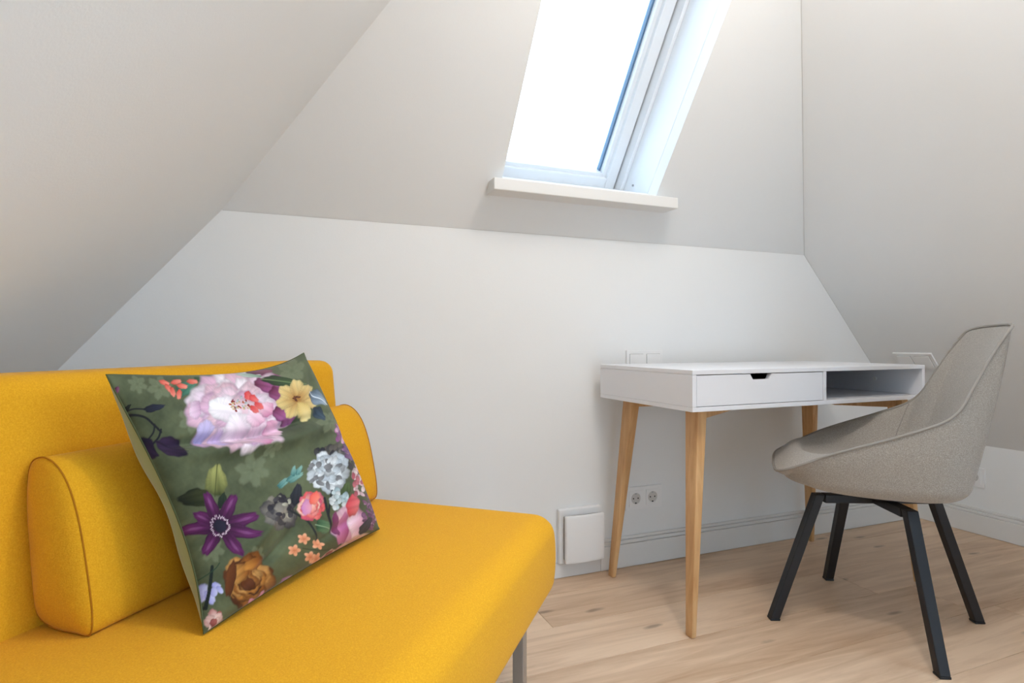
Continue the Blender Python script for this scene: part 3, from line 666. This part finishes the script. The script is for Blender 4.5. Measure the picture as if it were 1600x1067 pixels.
# ---------------------------------------------------------------- chair
CH = Vector((1.567, 1.131, 0)); ROT = math.radians(43)     # local x = sitter's right (l), local y = forward (s)
chair = tag(empty('desk_chair', CH, ROT), 'grey woven bucket chair with piped edges on black metal legs at the desk', 'chair')
half = [(.264, 0, .438), (.262, .10, .437), (.250, .175, .438), (.205, .209, .460), (.130, .228, .499), (.060, .236, .528), (-.01, .239, .555), (-.070, .238, .580), (-.115, .234, .602),
        (-.146, .226, .632), (-.168, .214, .673), (-.189, .204, .715), (-.212, .195, .760), (-.236, .186, .801), (-.255, .172, .826), (-.272, .11, .835), (-.282, 0, .837)]
full = half + [(s, -l, z) for (s, l, z) in half[-2:0:-1]]
NR = 120; rim = catmull(full, NR, True)
th_ = np.arctan2(rim[:, 1], rim[:, 0]+.02)
def loop_xy(cs, rs_f, rs_b, rl, pw=2.4):
    s = np.cos(th_); l = np.sin(th_); k_ = (np.abs(s)**pw+np.abs(l)**pw)**(-1/pw); s, l = s*k_, l*k_
    return np.stack([cs+np.where(s > 0, rs_f, rs_b)*s, rl*l], -1)
def loft(rows, close_z):
    vt = []; fc = []
    for r in rows: vt += [(p[1], p[0], p[2]) for p in r]
    for i in range(len(rows)-1):
        for k in range(NR): fc.append((i*NR+k, i*NR+(k+1) % NR, (i+1)*NR+(k+1) % NR, (i+1)*NR+k))
    c_ = rows[-1].mean(axis=0); vt.append((c_[1], c_[0], close_z)); L = (len(rows)-1)*NR
    for k in range(NR): fc.append((L+k, L+(k+1) % NR, len(vt)-1))
    b = bmesh.new(); mv = [b.verts.new(p) for p in vt]
    for f_ in fc: b.faces.new([mv[i] for i in f_])
    return b
skirt = loop_xy(-.005, .248, .200, .214, 3.4); bot = loop_xy(-.01, .120, .125, .140, 2.6); rows = []
zs = np.minimum(.432, rim[:, 2]-.020)
for t in np.linspace(0, 1, 16)[:-1]:
    xy = rim[:, :2]*(1-t)+skirt*t
    xy = xy*(1+.02*math.sin(math.pi*t)); rows.append(np.column_stack([xy, rim[:, 2]*(1-t)+zs*t]))
slope_ = (skirt-rim[:, :2])/np.maximum(.05, rim[:, 2]-zs)[:, None]
ctl = skirt+slope_*.035
for t in np.linspace(0, 1, 12):
    xy = skirt*(1-t)**2+ctl*2*t*(1-t)+bot*t*t; z = zs*(1-t)**2+.382*2*t*(1-t)+.381*t*t
    rows.append(np.column_stack([xy, z]))
for sc in (.85, .6, .3): rows.append(np.column_stack([np.array([-.01, 0])+(bot-np.array([-.01, 0]))*sc, np.full(NR, .381-.005*(1-sc))]))
obj('outer_shell', loft(rows, .375), M['grey'], chair, True)
pan = loop_xy(.0, .185, .135, .165, 2.6); rows = []
backness = np.clip((rim[:, 2]-.56)/.24, 0, 1)
for t in np.linspace(0, 1, 26):
    h = 1-(1-t)**1.6
    g_ = (1-backness)*(t**.75)+backness*(.60*h+.40*t**3)
    bulge = .028*backness*math.sin(math.pi*min(1, t*1.05))**.8
    xy = rim[:, :2]*(1-g_[:, None])+pan*g_[:, None]; xy[:, 0] += bulge
    zp = .474-.014*np.clip(-pan[:, 0]/.13, 0, 1)
    z = rim[:, 2]*(1-h)+zp*h + .022*math.sin(math.pi*t)**.8*(1-backness)*np.clip((rim[:, 0]+.05)/.3, 0, 1)
    rows.append(np.column_stack([xy, z]))
for sc in (.85, .65, .4, .2): rows.append(np.column_stack([pan*sc, .462+.0*pan[:, 0]+.006*(sc-.5)]))
obj('seat_cushion', loft(rows, .459), M['grey'], chair, True)
obj('piping', tube([(p[1], p[0], p[2]) for p in rim], .0038, True, 8), M['gpipe'], chair, True)
# seams where the back panel meets the arms, following the inner surface
for sg in (1, -1):
    k_ = min(range(NR), key=lambda i: abs(rim[i, 2]-.612)+(0 if rim[i, 1]*sg > 0 else 9))
    obj('seam', tube([(rows[i][k_][1], rows[i][k_][0], rows[i][k_][2]+.0003) for i in range(1, 24)], .0012, False, 6), M['gpipe'], chair, True)
# swivel base: stays square to its feet, which stand turned against the seat
obj('swivel_plate', cyl((0, -.01, .369), (0,0,1), .085, .014, 32, .002), M['black'], chair)
feet = [(1.304, 1.244), (1.692, 1.385), (1.449, .881), (1.824, 1.016)]
Rm = Matrix.Rotation(-ROT, 3, 'Z')
for (fx, fy) in feet:
    f_ = Rm @ (Vector((fx, fy, 0))-CH); dirn = f_.normalized(); pr = Vector((-dirn.y, dirn.x, 0)); R_ = f_.length
    tp = R_*.56
    def q4(r0, r1, z, w): return [dirn*r0+pr*w+Vector((0,0,z)), dirn*r1+pr*w+Vector((0,0,z)), dirn*r1-pr*w+Vector((0,0,z)), dirn*r0-pr*w+Vector((0,0,z))]
    lg = obj('leg', hexa(q4(R_-.013, R_+.013, .006, .0125), q4(tp-.013, tp+.013, .360, .0145), .002), M['black'], chair)
    obj('foot_cap', hexa(q4(R_-.0135, R_+.0135, .0003, .013), q4(R_-.0139, R_+.0131, .006, .013), .001), M['black'], lg)
    obj('support_bar', hexa(q4(.0, tp-.0135, .336, .0145), q4(.0, tp-.0135, .360, .0145), .002), M['black'], chair)

# ---------------------------------------------------------------- wall fittings
def fitting(name, label, cat, org, ex, ey, en, kind, n_gang, group=None):
    """frame with n gangs of 71 mm pitch centred on org; ex, ey in the wall, en out of it"""
    org, ex, ey, en = Vector(org), Vector(ex), Vector(ey), Vector(en)
    R4 = Matrix((ex, ey, en)).transposed().to_4x4(); R4.translation = org
    r = empty(name); r.matrix_world = R4; tag(r, label, cat, group)
    w = .081+.071*(n_gang-1)
    holes = []
    # frame ring from four bars (+ bars between gangs)
    obj('frame', box(-w/2, w/2, -.0405, .0405, 0, .0075, .0010), M['plastic'], r)
    for i in range(n_gang):
        cx = (i-(n_gang-1)/2)*.071
        if kind == 'switch':
            p = hexa([Vector((cx-.0275, -.0275, .0076)), Vector((cx+.0275, -.0275, .0076)), Vector((cx+.0275, .0275, .0076)), Vector((cx-.0275, .0275, .0076))],
                     [Vector((cx-.0272, -.0272, .0120)), Vector((cx+.0272, -.0272, .0120)), Vector((cx+.0272, .0272, .0098)), Vector((cx-.0272, .0272, .0098))], .0007)
            obj('rocker', p, M['plastic'], r)
            obj('rocker_gap_shade', box(cx-.0285, cx+.0285, -.0285, .0285, .0074, .0077), M['plastic_dark'], r)  # thin grey sheet, paints the shadow line around the rocker
        else:
            # cover plate with a round recess
            b = bmesh.new(); N = 32
            sq = []
            for k in range(N):
                g_ = 2*math.pi*k/N; c_, s_ = math.cos(g_), math.sin(g_); m_ = .0275/max(abs(c_), abs(s_)); sq.append((cx+c_*m_, s_*m_))
            rows_ = [[(p[0], p[1], .0070) for p in sq], [(p[0], p[1], .0098) for p in sq]]
            for rad, z in ((.0205, .0098), (.0195, .0090), (.0190, .0078)): rows_.append([(cx+math.cos(2*math.pi*k/N)*rad, math.sin(2*math.pi*k/N)*rad, z) for k in range(N)])
            vv = [[b.verts.new(p) for p in rw] for rw in rows_]
            for i_ in range(len(vv)-1):
                for k in range(N): b.faces.new((vv[i_][k], vv[i_][(k+1) % N], vv[i_+1][(k+1) % N], vv[i_+1][k]))
            b.faces.new(vv[-1])
            pl = obj('cover', b, M['plastic'], r)
            obj('recess', cyl((cx, 0, .0079), (0,0,1), .0188, .0004, 32), M['recess'], pl)
            for sx in (-1, 1): obj('pin_hole', cyl((cx+sx*.0095, 0, .0083), (0,0,1), .0026, .0006, 12), M['pin'], pl)
            for sy in (-1, 1): obj('earth_clip', box(cx-.003, cx+.003, sy*.0165-.002, sy*.0165+.002, .0078, .0096, .0004), M['pin'] if sy < 0 else M['steel'], pl)
    return r
fitting('double_socket', 'white double wall socket above the skirting behind the desk leg', 'socket', (1.2015, YB, .2365), (1,0,0), (0,0,1), (0,-1,0), 'socket', 2)
fitting('double_switch', 'white double rocker switch on the back wall just above the desk', 'switch', (1.2045, YB, .7225), (1,0,0), (0,0,1), (0,-1,0), 'switch', 2)
fitting('wall_socket', 'white single socket on the right knee wall behind the chair', 'socket', (XR, 1.4995, .2335), (0,-1,0), (0,0,1), (-1,0,0), 'socket', 1)
sl = Vector((-KR, 0, 1)).normalized(); ns = Vector((-1, 0, -KR)).normalized()
zc = .721; fitting('slope_switch', 'white double rocker switch on the right sloping wall above the desk end', 'switch', (XR-(zc-ZK)*KR, 1.535, zc), (0,-1,0), sl, ns, 'switch', 2)

# ventilation box on the back wall
vent = tag(empty('wall_vent', (.9385, YB, .137)), 'square white wall vent with a raised cover between sofa and desk', 'vent')
obj('back_plate', box(-.0815, .0815, -.020, 0, -.088, .094, .003), M['plastic'], vent)
obj('neck', box(-.066, .066, -.030, -.0201, -.072, .072, .002), M['plastic_dark'], vent)
def vshape(p, hx, hy, hz):
    p.y -= .007*(1-(p.x/hx)**2)*(1 if p.y < 0 else .9); p.y -= .003*(1-(p.z/hz)**2)*(1 if p.y < 0 else .0); return p
o = obj('cover', rounded_box(.073, .006, .079, .004, 12, vshape), M['plastic'], vent, True); o.location = (.004, -.0385, -.002)
